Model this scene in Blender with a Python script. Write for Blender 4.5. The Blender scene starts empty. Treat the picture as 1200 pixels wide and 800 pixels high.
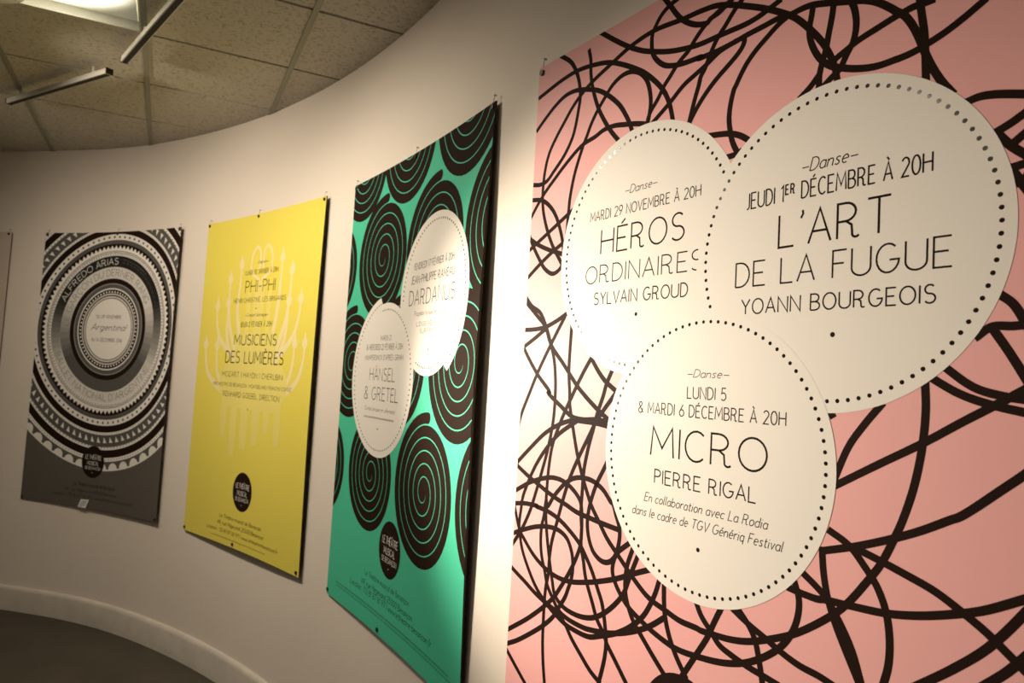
import bpy, bmesh, math, random
from math import sin, cos, pi, radians, atan2, hypot, sqrt
from mathutils import Vector, Matrix

random.seed(4)
scene = bpy.context.scene
col = scene.collection

# ------------------------------------------------------------------ camera
EYE = 1.645
FPX, PITCH, ROLL = 833.9, 0.0596, 0.0576
fw = Vector((0, cos(PITCH), sin(PITCH)))
up0 = Vector((0, -sin(PITCH), cos(PITCH)))
rt0 = Vector((1, 0, 0))
rt = cos(ROLL) * rt0 + sin(ROLL) * up0
up = -sin(ROLL) * rt0 + cos(ROLL) * up0
cam_data = bpy.data.cameras.new('camera')
cam = bpy.data.objects.new('camera', cam_data)
col.objects.link(cam)
m = Matrix((rt, up, -fw)).transposed().to_4x4()
m.translation = Vector((0, 0, EYE))
cam.matrix_world = m
cam_data.sensor_width = 36.0
cam_data.lens = 36.0 * FPX / 1200.0
cam_data.clip_start = 0.05
cam_data.dof.use_dof = True
cam_data.dof.focus_distance = 1.45
cam_data.dof.aperture_fstop = 6.3
scene.camera = cam

# ------------------------------------------------------------------ light
scene.view_settings.view_transform = 'Standard'
scene.view_settings.look = 'None'
scene.view_settings.gamma = 1.0
scene.view_settings.use_curve_mapping = False
scene.view_settings.exposure = 0.13
world = bpy.data.worlds.new('dim_room')
scene.world = world
world.use_nodes = True
world.node_tree.nodes['Background'].inputs[0].default_value = (1.0, 0.84, 0.66, 1)
world.node_tree.nodes['Background'].inputs[1].default_value = 0.05

WARM = (1.0, 0.855, 0.68)


def spot(name, loc, aim, power, size, blend=0.8, radius=0.035, color=WARM):
    d = bpy.data.lights.new(name, 'SPOT')
    d.energy = power
    d.spot_size = radians(size)
    d.spot_blend = blend
    d.shadow_soft_size = radius
    d.color = color
    o = bpy.data.objects.new(name, d)
    col.objects.link(o)
    o.location = loc
    o.rotation_euler = (Vector(aim) - Vector(loc)).to_track_quat('-Z', 'Y').to_euler()
    return o


# each ceiling-hung lamp: position, the point it is turned to, power, cone, radius of the lamp face
LAMPS = [
    ((-1.97, 2.44, 1.76), (0.08, 1.74, 1.58), 470, 48, 0.10),  # unseen lamp, added to make the hot spot by the pink poster
    ((-1.80, 2.20, 2.90), (-0.56, 2.80, 1.35), 74, 124, 0.06),
    ((-2.30, 2.70, 2.90), (-1.40, 3.75, 1.45), 72, 145, 0.04),
    ((-3.15, 3.25, 2.90), (-2.50, 4.45, 1.45), 27, 140, 0.04),
    ((-1.85, 0.76, 2.955), (0.15, 1.60, 1.45), 10, 80, 0.035),
]
TROFFER_EMISSION = 9.0

# scribbled loops of the pink poster: control points in millimetres from its top left corner (across, down)
SCRIBBLE = [
  [(2,81),(53,72),(106,64),(161,61),(222,68),(280,82),(328,104),(370,128),(405,152),(455,201),(475,234),(486,267),(490,284)],
  [(1,169),(37,146),(80,123),(119,110),(161,110),(210,123),(250,139),(289,165),(324,196),(346,225),(360,248),(372,275)],
  [(87,-5),(133,28),(152,51),(169,84),(177,113),(179,137),(175,162),(168,194),(158,223),(131,259),(87,294),(61,312),(34,316),(-6,309)],
  [(203,22),(210,43),(213,57),(215,84),(221,111),(231,140),(249,179),(271,213),(295,244),(326,277)],
  [(849,320),(842,288),(832,263),(818,238),(792,204),(765,175),(732,151),(698,130),(662,111),(632,96),(591,80),(551,74),(503,71),(424,63),(353,70),(291,87),(221,109),(179,129),(148,151),(120,178),(92,206),(64,242),(50,283),(45,332),(49,377),(68,429),(99,482),(133,523),(146,540)],
  [(415,266),(420,242),(422,217),(416,187),(405,163),(384,142),(357,130),(326,129),(295,141),(274,159),(246,186),(225,213),(212,237),(201,255),(174,316),(160,373),(157,406),(153,463),(146,493)],
  [(415,264),(379,253),(344,245),(309,238),(273,238),(243,246),(197,254),(142,282),(93,314),(51,344),(21,372),(-6,401)],
  [(-2,350),(33,356),(62,368),(101,402),(131,455),(144,498),(145,530),(131,546),(106,553),(73,538),(38,501),(10,465),(-6,440)],
  [(185,401),(125,427),(61,455),(-4,483)],
  [(155,476),(101,498),(49,524),(-6,556)],
  [(-3,450),(35,471),(82,490),(143,509)],
  [(239,-7),(298,37),(346,70),(388,94),(428,111),(471,126),(513,136),(555,142),(594,143),(627,144),(664,145),(692,142),(716,136),(738,130)],
  [(445,-1),(468,29),(488,56),(503,72),(524,88),(547,100),(572,105),(574,101),(600,96),(617,88),(629,81)],
  [(494,20),(465,26),(444,36),(430,50),(418,69),(417,92),(421,112),(435,132),(458,151),(485,161),(514,166),(556,169),(551,170),(596,172),(636,170),(665,167),(699,165),(732,163),(754,166),(775,165),(794,166),(822,174),(856,186),(889,198),(910,210),(930,227),(940,237),(952,248),(964,267),(974,290),(983,315),(996,346),(1009,370),(1024,392)],
  [(654,92),(636,106),(614,129),(595,148),(583,167),(568,196),(558,210),(554,225),(546,248),(539,272),(531,301)],
  [(632,82),(607,90),(569,105),(543,124),(522,145),(508,153),(491,165),(475,181),(460,195),(442,219),(424,238),(417,250),(414,263)],
  [(655,166),(660,174),(658,183),(647,195),(628,208),(604,223),(586,236),(562,258),(543,281),(532,298)],
  [(754,166),(733,174),(707,190),(685,205),(667,222),(654,240),(645,255),(641,261),(634,288),(632,314),(636,340),(643,363),(658,390)],
  [(641,169),(604,175),(573,189),(544,200),(514,212),(479,236),(426,268)],
  [(575,333),(609,338),(637,344),(660,354),(686,373)],
  [(627,387),(650,386),(664,382)],
  [(800,166),(797,187),(794,205),(796,224),(804,246),(816,266),(833,283),(851,293),(881,305),(912,312),(942,312),(948,312),(967,310),(990,304),(1011,297),(1031,288),(1048,279),(1064,270)],
  [(838,171),(835,200),(830,228),(825,256),(819,276),(815,296),(814,317),(807,321)],
  [(815,292),(799,308),(778,323)],
  [(865,183),(874,208),(877,234),(873,257),(861,278),(851,296),(838,304),(820,317)],
  [(997,242),(983,242),(965,241),(946,244),(940,245),(911,252),(880,260),(859,269),(842,277),(835,286)],
  [(974,230),(978,259),(982,287),(984,315),(985,338),(986,361)],
  [(1038,408),(1057,405),(1077,408),(1113,419)],
  [(1074,461),(1095,452),(1114,441)],
  [(1078,460),(1095,482),(1115,501)],
  [(1091,485),(1104,475),(1115,467)],
  [(1094,512),(1115,509)],
  [(1097,515),(1116,547)],
  [(1101,534),(1112,530),(1117,520)],
  [(1084,675),(1101,690),(1121,727)],
  [(1056,733),(1077,718),(1101,718),(1124,716)],
  [(1076,718),(1098,753),(1125,801)],
  [(1014,767),(1057,798),(1092,808),(1125,812)],
  [(998,784),(1039,807),(1075,819),(1125,829)],
  [(863,956),(932,914),(994,877),(1044,844),(1082,820),(1125,792)],
  [(994,788),(996,832),(992,886),(982,941),(968,988),(959,1011),(939,1055),(918,1087),(889,1126),(863,1152),(806,1195),(762,1218),(716,1237),(676,1246),(641,1249),(612,1251),(607,1250),(563,1249),(526,1241),(481,1230),(439,1206),(393,1173),(351,1142),(326,1116),(296,1084),(282,1063),(260,1025),(240,984),(220,929),(201,868),(198,840),(191,791),(191,739),(193,681)],
  [(936,824),(908,859),(885,893),(861,951)],
  [(852,841),(859,852)],
  [(1129,891),(1116,904),(1094,924),(1043,969),(1032,975),(994,997),(953,1017),(900,1039),(845,1058)],
  [(855,1023),(890,1040),(914,1064),(934,1089),(948,1121),(954,1158),(953,1193),(945,1228)],
  [(883,1040),(900,1042),(933,1050),(972,1061),(1013,1074),(1045,1090),(1076,1108),(1100,1126),(1125,1145)],
  [(787,1128),(815,1131),(842,1132),(851,1130),(896,1127),(950,1122),(997,1111),(1040,1096),(1073,1082),(1122,1053)],
  [(988,1210),(1036,1169),(1074,1132),(1097,1103),(1124,1064)],
  [(1072,1178),(1100,1149),(1125,1117)],
  [(846,1051),(850,1089),(858,1125),(870,1157),(888,1192),(912,1235)],
  [(813,1098),(836,1112),(855,1126),(876,1152),(898,1188),(916,1236)],
  [(680,1192),(715,1208),(753,1222),(778,1232),(813,1242),(848,1246),(876,1252)],
  [(800,1115),(809,1140),(809,1164),(800,1194),(781,1223),(748,1252),(711,1274),(668,1289),(615,1298),(557,1302),(510,1294),(464,1280),(421,1261),(386,1230),(373,1204),(382,1170),(423,1135)],
  [(694,1190),(718,1212),(730,1230),(739,1258),(749,1301)],
  [(660,1195),(644,1227),(631,1256),(605,1298),(573,1348)],
  [(600,1203),(614,1225),(638,1246),(656,1262),(684,1271),(718,1278),(750,1282),(780,1286)],
  [(520,1194),(522,1225),(526,1251),(540,1287),(558,1315),(586,1347)],
  [(508,1188),(496,1222),(469,1268),(434,1300),(393,1326),(344,1347),(309,1360),(262,1362),(220,1358),(186,1348),(150,1335),(102,1322),(56,1306),(33,1299),(-14,1283)],
  [(529,1252),(485,1284),(435,1310),(377,1331),(308,1345),(287,1347),(233,1345),(199,1336),(173,1314),(151,1291),(138,1261),(124,1232),(117,1200),(117,1164),(124,1138),(130,1099),(136,1112),(160,1084),(197,1051),(228,1034),(260,1028),(296,1030),(332,1044),(358,1065),(364,1067),(376,1089),(389,1116),(389,1142),(379,1173),(362,1189),(339,1193),(311,1181),(294,1158),(285,1126),(288,1092),(298,1060),(311,1031),(329,1002),(344,977)],
  [(485,1174),(438,1194),(385,1218),(329,1238),(300,1247),(232,1263),(180,1264),(133,1254),(88,1235),(50,1209),(27,1191),(8,1157),(-7,1123)],
  [(432,1143),(416,1186),(413,1220),(418,1247),(439,1284),(472,1313),(508,1342),(547,1371)],
  [(448,1153),(428,1198),(409,1242),(378,1277),(340,1306),(306,1321),(259,1328),(212,1323),(182,1306),(169,1275),(151,1220),(135,1155),(130,1115),(130,1071),(133,1021),(143,967),(165,919),(192,872),(202,857),(227,818),(251,784),(270,760)],
  [(268,758),(293,786),(319,809),(345,824),(364,834)],
  [(387,795),(362,830),(355,837),(319,875),(296,902),(278,930),(246,980),(217,1031),(199,1074),(185,1114),(174,1148),(160,1191),(154,1236),(154,1263),(146,1300),(144,1343),(144,1387),(146,1430),(152,1472),(162,1517)],
  [(342,786),(325,818),(317,842),(300,882),(288,920),(275,960),(264,1011),(262,1054),(261,1104),(266,1138),(267,1174),(278,1207),(288,1240),(313,1284),(332,1316),(354,1338),(368,1357),(389,1376),(432,1415)],
  [(-8,612),(52,655),(87,682),(115,727),(173,778),(222,822),(245,839),(299,873),(345,897)],
  [(-7,600),(23,627),(64,648),(93,686),(115,727),(131,764),(140,806),(143,843),(141,907),(126,976),(107,1032),(87,1085),(66,1135),(32,1190),(-9,1238)],
  [(-8,688),(42,688),(87,684),(134,670),(178,652)],
  [(166,660),(115,727),(66,797),(32,855),(4,906),(-6,941),(-8,969)],
  [(87,690),(45,711),(-8,735)],
  [(-5,729),(23,760),(66,801),(120,843),(114,844),(164,872),(211,895),(250,899),(296,896),(346,899)],
  [(346,908),(302,904),(250,903),(212,904),(162,918),(111,942),(52,984),(-10,1032)],
  [(-9,1030),(45,1051),(91,1066),(154,1085),(212,1098),(212,1098),(244,1106),(294,1111),(341,1115),(393,1118)],
  [(234,902),(164,940),(120,977),(81,1021),(53,1065),(32,1108),(27,1139),(23,1174),(28,1199),(42,1234),(71,1272),(110,1310),(149,1332),(195,1342),(225,1359),(250,1382),(284,1406),(320,1429),(354,1442)],
  [(-13,1102),(60,1067),(109,1051),(150,1043),(190,1045),(225,1057),(253,1076),(261,1090),(265,1117),(265,1174),(253,1205),(238,1232),(215,1266),(200,1286),(182,1309),(150,1338),(86,1386),(-12,1448)],
  [(-10,1130),(46,1121),(96,1119),(91,1120),(140,1124),(186,1135),(227,1153),(263,1174),(285,1195),(307,1220),(328,1251),(346,1280),(360,1328),(364,1353),(362,1385),(346,1447)],
  [(-11,1207),(47,1184),(96,1168),(143,1159),(184,1159),(216,1171),(235,1196),(242,1223),(240,1252),(229,1281),(220,1301),(194,1337),(181,1355),(144,1387),(90,1424),(38,1456),(-8,1479)],
  [(-8,1487),(39,1515),(91,1545)],
]
# printed lines: text, left, right, baseline, cap height (metres on the sheet), style
TEXT = {
  'pink': [
    ('–Danse–', 0.355, 0.451, 0.403, 0.017, 'i'),
    ('MARDI 29 NOVEMBRE À 20H', 0.242, 0.571, 0.447, 0.0217, 't'),
    ('HÉROS', 0.284, 0.533, 0.526, 0.0543, 'T'),
    ('ORDINAIRES', 0.236, 0.582, 0.591, 0.039, 'T'),
    ('SYLVAIN GROUD', 0.269, 0.548, 0.64, 0.0266, 'm'),
    ('–Danse–', 0.788, 0.885, 0.451, 0.0212, 'i'),
    ('JEUDI 1#ER# DÉCEMBRE À 20H', 0.68, 0.998, 0.494, 0.0281, 't'),
    ("L'ART", 0.749, 0.94, 0.572, 0.0554, 'T'),
    ('DE LA FUGUE', 0.662, 1.026, 0.633, 0.0431, 'T'),
    ('YOANN BOURGEOIS', 0.677, 1.006, 0.682, 0.0259, 'm'),
    ('–Danse–', 0.556, 0.654, 0.796, 0.0147, 'i'),
    ('LUNDI 5', 0.559, 0.651, 0.836, 0.0219, 't'),
    ('& MARDI 6 DÉCEMBRE À 20H', 0.429, 0.775, 0.871, 0.0221, 't'),
    ('MICRO', 0.469, 0.741, 0.953, 0.0562, 'T'),
    ('PIERRE RIGAL', 0.483, 0.722, 1.006, 0.0262, 'm'),
    ('En collaboration avec La Rodia', 0.457, 0.746, 1.045, 0.0169, 'i'),
    ('dans le cadre de TGV Génériq Festival', 0.424, 0.776, 1.075, 0.0171, 'i'),
  ],
  'green': [
    ('VENDREDI 17 FÉVRIER À 20H', 0.664, 1.006, 0.443, 0.0226, 't'),
    ('JEAN-PHILIPPE RAMEAU', 0.651, 1.017, 0.493, 0.0269, 't'),
    ('DARDANUS', 0.643, 1.031, 0.57, 0.0519, 'T'),
    ('Tragédie lyrique en concert', 0.693, 0.981, 0.609, 0.0148, 'i'),
    ("L'ENSEMBLE LES", 0.724, 0.95, 0.647, 0.0145, 't'),
    ('SURPRISES', 0.757, 0.918, 0.672, 0.0152, 't'),
    ('MARDI 21', 0.391, 0.497, 0.689, 0.0183, 't'),
    ('& MERCREDI 22 FÉVRIER À 20H', 0.253, 0.61, 0.725, 0.021, 't'),
    ("HUMPERDINCK D'APRÈS GRIMM", 0.244, 0.622, 0.765, 0.0191, 't'),
    ('HÄNSEL', 0.303, 0.555, 0.845, 0.0476, 'T'),
    ('& GRETEL', 0.26, 0.597, 0.92, 0.0484, 'T'),
    ('Conte lyrique en allemand', 0.271, 0.573, 0.963, 0.0149, 'i'),
    ('~~~~~~~~~~~~~~~~~~~~~~~~~~', 0.271, 0.57, 0.993, 0.0125, 'i'),
    ('Le Théâtre musical de Besançon', 0.386, 0.807, 1.584, 0.02, 's'),
    ('49, rue Mégevand 25000 Besançon', 0.359, 0.84, 1.623, 0.021, 's'),
    ('Location : 03 81 87 81 97 | www.letheatre-besancon.fr', 0.246, 1.002, 1.651, 0.0216, 's'),
    ('~~~~~~~~~~~~~~~~~~~~~~~~~~~~~~~~~~~~~~~~~~~~~~~~~~~~~~~~~~~~~~~~', 0.098, 1.137, 1.69, 0.0125, 'x'),
    ('~~~~~~~~~~~~~~~~~~~~~~~~~~~~~~~~~~~~~~~~~~~~~~~~~~~~~~~~~~~~~~~~~~', 0.1, 1.154, 1.702, 0.0108, 'x'),
  ],
  'yellow': [
    ('–Opérette–', 0.57, 0.693, 0.271, 0.0141, 'i'),
    ('LUNDI 30 JANVIER À 20H', 0.456, 0.799, 0.326, 0.0239, 't'),
    ('PHI-PHI', 0.468, 0.781, 0.422, 0.0617, 'T'),
    ('HENRI CHRISTINÉ, LES BRIGANDS', 0.353, 0.903, 0.475, 0.0228, 't'),
    ('–Concert baroque–', 0.483, 0.732, 0.552, 0.0172, 'i'),
    ('JEUDI 2 FÉVRIER À 20H', 0.447, 0.778, 0.606, 0.0255, 't'),
    ('MUSICIENS', 0.391, 0.842, 0.703, 0.0549, 'M'),
    ('DES LUMIÈRES', 0.312, 0.925, 0.799, 0.0606, 'M'),
    ('MOZART | HAYDN | CHERUBINI', 0.288, 0.933, 0.875, 0.0258, 't'),
    ('ORCHESTRE DE BESANÇON · MONTBÉLIARD FRANCHE-COMTÉ', 0.198, 1.025, 0.927, 0.0169, 's'),
    ('REINHARD GOEBEL, DIRECTION', 0.316, 0.914, 0.982, 0.0261, 't'),
    ('Le Théâtre musical de Besançon', 0.385, 0.825, 1.624, 0.0194, 's'),
    ('49, rue Mégevand 25000 Besançon', 0.364, 0.855, 1.661, 0.0194, 's'),
    ('Location : 03 81 87 81 97 | www.letheatre-besancon.fr', 0.25, 1.006, 1.699, 0.0183, 's'),
    ('~~~~~~~~~~~~~~~~~~~~~~~~~~~~~~~~~~~~~~~~', 0.305, 0.884, 1.728, 0.0094, 'x'),
  ],
  'grey': [
    ('DU 29 NOVEMBRE', 0.489, 0.713, 0.559, 0.0205, 't'),
    ('Argentina!', 0.452, 0.764, 0.635, 0.0395, 'i'),
    ('AU 14 DÉCEMBRE 2016', 0.46, 0.738, 0.708, 0.0212, 't'),
    ('Le Théâtre musical de Besançon', 0.421, 0.798, 1.629, 0.0226, 's'),
    ('49, rue Mégevand 25000 Besançon', 0.351, 0.817, 1.667, 0.0181, 's'),
    ('Location : 03 81 87 81 97 | www.letheatre-besancon.fr', 0.241, 0.981, 1.702, 0.0183, 's'),
  ],
}
# plan of the curved wall face, from its right end to its left end
WALL = [(0.981,0.427),(0.925,0.509),(0.869,0.592),(0.812,0.675),(0.756,0.757),(0.7,0.84),(0.644,0.923),(0.588,1.006),(0.531,1.088),(0.475,1.171),(0.419,1.254),(0.363,1.336),(0.307,1.419),(0.251,1.502),(0.197,1.586),(0.145,1.671),(0.093,1.756),(0.042,1.843),(-0.007,1.93),(-0.054,2.018),(-0.1,2.106),(-0.145,2.196),(-0.192,2.284),(-0.24,2.372),(-0.29,2.459),(-0.341,2.545),(-0.393,2.63),(-0.447,2.714),(-0.502,2.798),(-0.559,2.88),(-0.617,2.962),(-0.677,3.042),(-0.738,3.121),(-0.801,3.199),(-0.866,3.275),(-0.931,3.351),(-0.998,3.425),(-1.067,3.498),(-1.137,3.569),(-1.209,3.639),(-1.282,3.708),(-1.356,3.775),(-1.432,3.84),(-1.509,3.904),(-1.587,3.966),(-1.666,4.027),(-1.747,4.086),(-1.829,4.144),(-1.912,4.2),(-1.996,4.254),(-2.081,4.307),(-2.167,4.358),(-2.254,4.407),(-2.343,4.454),(-2.433,4.498),(-2.524,4.538),(-2.617,4.575),(-2.711,4.609),(-2.807,4.64),(-2.903,4.667),(-3.0,4.691),(-3.098,4.714),(-3.195,4.735),(-3.293,4.757),(-3.39,4.779),(-3.488,4.8),(-3.586,4.821),(-3.684,4.842),(-3.782,4.862),(-3.88,4.883),(-3.977,4.903)]
# ------------------------------------------------------------------ helpers
def mat(name, rgb, rough=0.6, spec=0.5, coat=0.0, noise=None, bump=None, emit=None, metallic=0.0):
    """Procedural principled material; noise = (scale, amount) varies the colour, bump = (scale, strength)."""
    m = bpy.data.materials.new(name)
    m.use_nodes = True
    nt = m.node_tree
    b = nt.nodes['Principled BSDF']
    b.inputs['Base Color'].default_value = (*rgb, 1)
    b.inputs['Roughness'].default_value = rough
    b.inputs['Specular IOR Level'].default_value = spec
    b.inputs['Metallic'].default_value = metallic
    if coat:
        b.inputs['Coat Weight'].default_value = coat
        b.inputs['Coat Roughness'].default_value = 0.12
    if noise or bump:
        tc = nt.nodes.new('ShaderNodeTexCoord')
    if noise:
        n = nt.nodes.new('ShaderNodeTexNoise')
        n.inputs['Scale'].default_value = noise[0]
        n.inputs['Detail'].default_value = 5
        nt.links.new(tc.outputs['Object'], n.inputs['Vector'])
        r = nt.nodes.new('ShaderNodeMapRange')
        r.inputs['From Min'].default_value = 0.25
        r.inputs['From Max'].default_value = 0.75
        r.inputs['To Min'].default_value = 1 - noise[1]
        r.inputs['To Max'].default_value = 1 + noise[1]
        nt.links.new(n.outputs['Fac'], r.inputs['Value'])
        mx = nt.nodes.new('ShaderNodeVectorMath')
        mx.operation = 'SCALE'
        mx.inputs[0].default_value = rgb
        nt.links.new(r.outputs['Result'], mx.inputs['Scale'])
        nt.links.new(mx.outputs[0], b.inputs['Base Color'])
    if bump:
        n2 = nt.nodes.new('ShaderNodeTexNoise')
        n2.inputs['Scale'].default_value = bump[0]
        n2.inputs['Detail'].default_value = 4
        nt.links.new(tc.outputs['Object'], n2.inputs['Vector'])
        bp = nt.nodes.new('ShaderNodeBump')
        bp.inputs['Strength'].default_value = bump[1]
        bp.inputs['Distance'].default_value = 0.01
        nt.links.new(n2.outputs['Fac'], bp.inputs['Height'])
        nt.links.new(bp.outputs['Normal'], b.inputs['Normal'])
    if emit:
        b.inputs['Emission Color'].default_value = (*emit[0], 1)
        b.inputs['Emission Strength'].default_value = emit[1]
    return m


PAPER = dict(rough=0.46, spec=0.17)
M = dict(
    wall=mat('wall_paint', (0.82, 0.74, 0.65), 0.55, 0.3, noise=(1.3, 0.03), bump=(60, 0.05)),
    base=mat('baseboard_paint', (0.62, 0.57, 0.50), 0.5, 0.4, noise=(9, 0.10), bump=(25, 0.12)),
    floor=mat('dark_floor', (0.065, 0.054, 0.042), 0.6, 0.3, noise=(3, 0.18), bump=(40, 0.1)),
    tbar=mat('grid_bar_paint', (0.27, 0.26, 0.20), 0.5, 0.4, noise=(6, 0.04)),
    gap=mat('tile_joint', (0.13, 0.11, 0.08), 0.8, 0.2, noise=(20, 0.1)),
    pink=mat('pink_print', (0.86, 0.44, 0.43), noise=(2, 0.015), **PAPER),
    yellow=mat('yellow_print', (0.82, 0.70, 0.115), noise=(2, 0.02), **PAPER),
    green=mat('green_print', (0.07, 0.55, 0.35), noise=(2, 0.02), **PAPER),
    grey=mat('grey_print', (0.122, 0.108, 0.092), noise=(2, 0.03), **PAPER),
    beige=mat('beige_print', (0.62, 0.52, 0.44), noise=(2, 0.02), **PAPER),
    ink=mat('black_ink', (0.020, 0.011, 0.008), noise=(4, 0.05), rough=0.5, spec=0.025),
    gloss=mat('glossy_black_ink', (0.017, 0.011, 0.007), rough=0.13, spec=0.5, noise=(4, 0.05)),
    white=mat('white_print', (0.84, 0.80, 0.74), noise=(2, 0.01), **PAPER),
    pale=mat('pale_print', (0.87, 0.75, 0.38), noise=(3, 0.03), **PAPER),
    pale_thin=mat('pale_tint_print', (0.84, 0.725, 0.20), noise=(3, 0.03), **PAPER),
    edge=mat('gap_shade_edge', (0.035, 0.024, 0.015), 0.7, 0.2, noise=(8, 0.2)),  # dark brown painted in for the shade in the gap behind the sheet
    pin=mat('black_plastic', (0.01, 0.009, 0.008), 0.35, 0.5, noise=(40, 0.1)),
    nail=mat('grey_steel', (0.50, 0.46, 0.40), 0.35, 0.5, metallic=0.3, noise=(60, 0.1)),
    rail=mat('white_enamel', (0.55, 0.52, 0.46), 0.35, 0.5, noise=(8, 0.03)),
    slot=mat('dark_slot', (0.02, 0.015, 0.01), 0.6, 0.3, noise=(20, 0.1)),
    dome=mat('opal_plastic', (0.80, 0.80, 0.72), 0.25, 0.5, noise=(5, 0.02)),
    tagp=mat('white_paper', (0.85, 0.83, 0.80), 0.6, 0.3, noise=(30, 0.03)),
    tagi=mat('pale_grey_ink', (0.40, 0.40, 0.40), 0.6, 0.3, noise=(30, 0.03)),
)
GREYS = [mat('grey_tone', tuple(g * c for c in (1.0, 0.95, 0.88)), noise=(3, 0.02), **PAPER)
         for g in (0.018, 0.032, 0.05, 0.072, 0.10, 0.132, 0.17, 0.212, 0.26, 0.318, 0.38, 0.448, 0.52, 0.60, 0.68, 0.75, 0.82)]
M['dk'] = GREYS[4]
M['md'] = GREYS[8]


def mesh_obj(name, verts, faces, mats, fmat=None, parent=None, smooth=False):
    me = bpy.data.meshes.new(name)
    me.from_pydata([tuple(v) for v in verts], [], faces)
    for mm in mats:
        me.materials.append(mm)
    if fmat:
        me.polygons.foreach_set('material_index', fmat)
    if smooth:
        me.polygons.foreach_set('use_smooth', [True] * len(me.polygons))
    me.update()
    o = bpy.data.objects.new(name, me)
    col.objects.link(o)
    if parent:
        o.parent = parent
    return o


def bm_obj(name, bm, mats, parent=None, smooth=False):
    me = bpy.data.meshes.new(name)
    bmesh.ops.recalc_face_normals(bm, faces=bm.faces)
    bm.to_mesh(me)
    bm.free()
    for mm in mats:
        me.materials.append(mm)
    if smooth:
        me.polygons.foreach_set('use_smooth', [True] * len(me.polygons))
    o = bpy.data.objects.new(name, me)
    col.objects.link(o)
    if parent:
        o.parent = parent
    return o


def empty(name, loc=(0, 0, 0)):
    o = bpy.data.objects.new(name, None)
    o.empty_display_size = 0.1
    o.location = loc
    col.objects.link(o)
    return o


def tag(o, label=None, cat=None, group=None, kind=None):
    for k, v in (('label', label), ('category', cat), ('group', group), ('kind', kind)):
        if v:
            o[k] = v
    return o


def add_box(bm, c, size, rot=None, mi=0, bevel=0.0):
    mtx = Matrix.Translation(Vector(c)) @ (rot.to_4x4() if rot else Matrix()) @ Matrix.Diagonal((*size, 1))
    r = bmesh.ops.create_cube(bm, size=1, matrix=mtx)
    fs = {f for v in r['verts'] for f in v.link_faces}
    for f in fs:
        f.material_index = mi
    if bevel:
        es = list({e for f in fs for e in f.edges})
        bmesh.ops.bevel(bm, geom=es, offset=bevel, segments=2, affect='EDGES', profile=0.5)


def add_cyl(bm, a, b, r0, r1=None, seg=20, mi=0):
    a, b = Vector(a), Vector(b)
    d = b - a
    q = d.to_track_quat('Z', 'Y').to_matrix().to_4x4()
    r = bmesh.ops.create_cone(bm, cap_ends=True, segments=seg, radius1=r0, radius2=r0 if r1 is None else r1,
                              depth=d.length, matrix=Matrix.Translation((a + b) / 2) @ q)
    for f in {f for v in r['verts'] for f in v.link_faces}:
        f.material_index = mi


# ------------------------------------------------------------------ the room
CEIL = 3.035
ROOM_L = -6.5


def plan_normals(pts):
    out = []
    for i in range(len(pts)):
        a = Vector(pts[max(0, i - 1)])
        b = Vector(pts[min(len(pts) - 1, i + 1)])
        t = (b - a).normalized()
        out.append(Vector((-t.y, t.x)))
    return out


# the wall carries on past both ends of what the photograph shows
pts = [Vector(p) for p in WALL]
d0 = (pts[0] - pts[1]).normalized()
pts = [pts[0] + d0 * k for k in (2.4, 1.6, 0.8)] + pts
d1 = (pts[-1] - pts[-4]).normalized()
ang = atan2(d1.y, d1.x)
p = pts[-1].copy()
for k in range(14):
    ang += 0.045
    p = p + Vector((cos(ang), sin(ang))) * 0.2
    pts.append(p.copy())
WPTS = pts
WN = plan_normals(WPTS)          # into the room


def extrude_plan(name, profile, m, smooth=True):
    """profile: (offset into the room, height) pairs swept along the wall plan."""
    vs, fs = [], []
    n = len(profile)
    for q, nn in zip(WPTS, WN):
        for off, z in profile:
            w = q + nn * off
            vs.append((w.x, w.y, z))
    for i in range(len(WPTS) - 1):
        for j in range(n):
            a, b = i * n + j, i * n + (j + 1) % n
            fs.append((a, b, b + n, a + n))
    fs.append(tuple(range(n)))
    fs.append(tuple(range(len(vs) - 1, len(vs) - n - 1, -1)))
    o = mesh_obj(name, vs, fs, [m])
    if smooth:
        for p in o.data.polygons:
            p.use_smooth = True
        es = o.data.edges
        o.data.set_sharp_from_angle(angle=radians(35))
    return o


wall = extrude_plan('wall_right', [(0, 0.0), (0, CEIL), (-0.12, CEIL), (-0.12, 0.0)], M['wall'])
tag(wall, 'cream painted curved wall that carries the row of posters', None, None, 'structure')
bb = extrude_plan('baseboard_right', [(0.0, 0.0), (0.020, 0.0), (0.021, 0.128), (0.017, 0.142), (0.009, 0.150), (0.0, 0.152)],
                  M['base'])
tag(bb, 'painted baseboard along the foot of the curved wall', None, None, 'structure')


def room_polygon(z):
    edge = [(q.x, q.y, z) for q in WPTS]
    a, b = edge[0], edge[-1]
    return edge + [(ROOM_L, b[1], z), (ROOM_L, a[1], z)]


for nm, z, mm in (('floor', 0.0, M['floor']),):
    poly = [Vector(v) for v in room_polygon(z)]
    bm = bmesh.new()
    top = bm.faces.new([bm.verts.new(v) for v in poly])
    r = bmesh.ops.extrude_face_region(bm, geom=[top])
    for v in r['geom']:
        if isinstance(v, bmesh.types.BMVert):
            v.co.z -= 0.1
    o = bm_obj('floor', bm, [mm])
    tag(o, 'dark floor at the foot of the curved wall', None, None, 'structure')

# suspended ceiling: square 60 cm panels, wide bars one way, thin dark joints the other way
GA = radians(26.0)
GD = Vector((cos(GA), sin(GA)))
GN = Vector((-sin(GA), cos(GA)))
D0, N0, STEP = -0.176, 3.355, 0.6


def gpt(d, n, z):
    w = GD * d + GN * n
    return (w.x, w.y, z)


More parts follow.
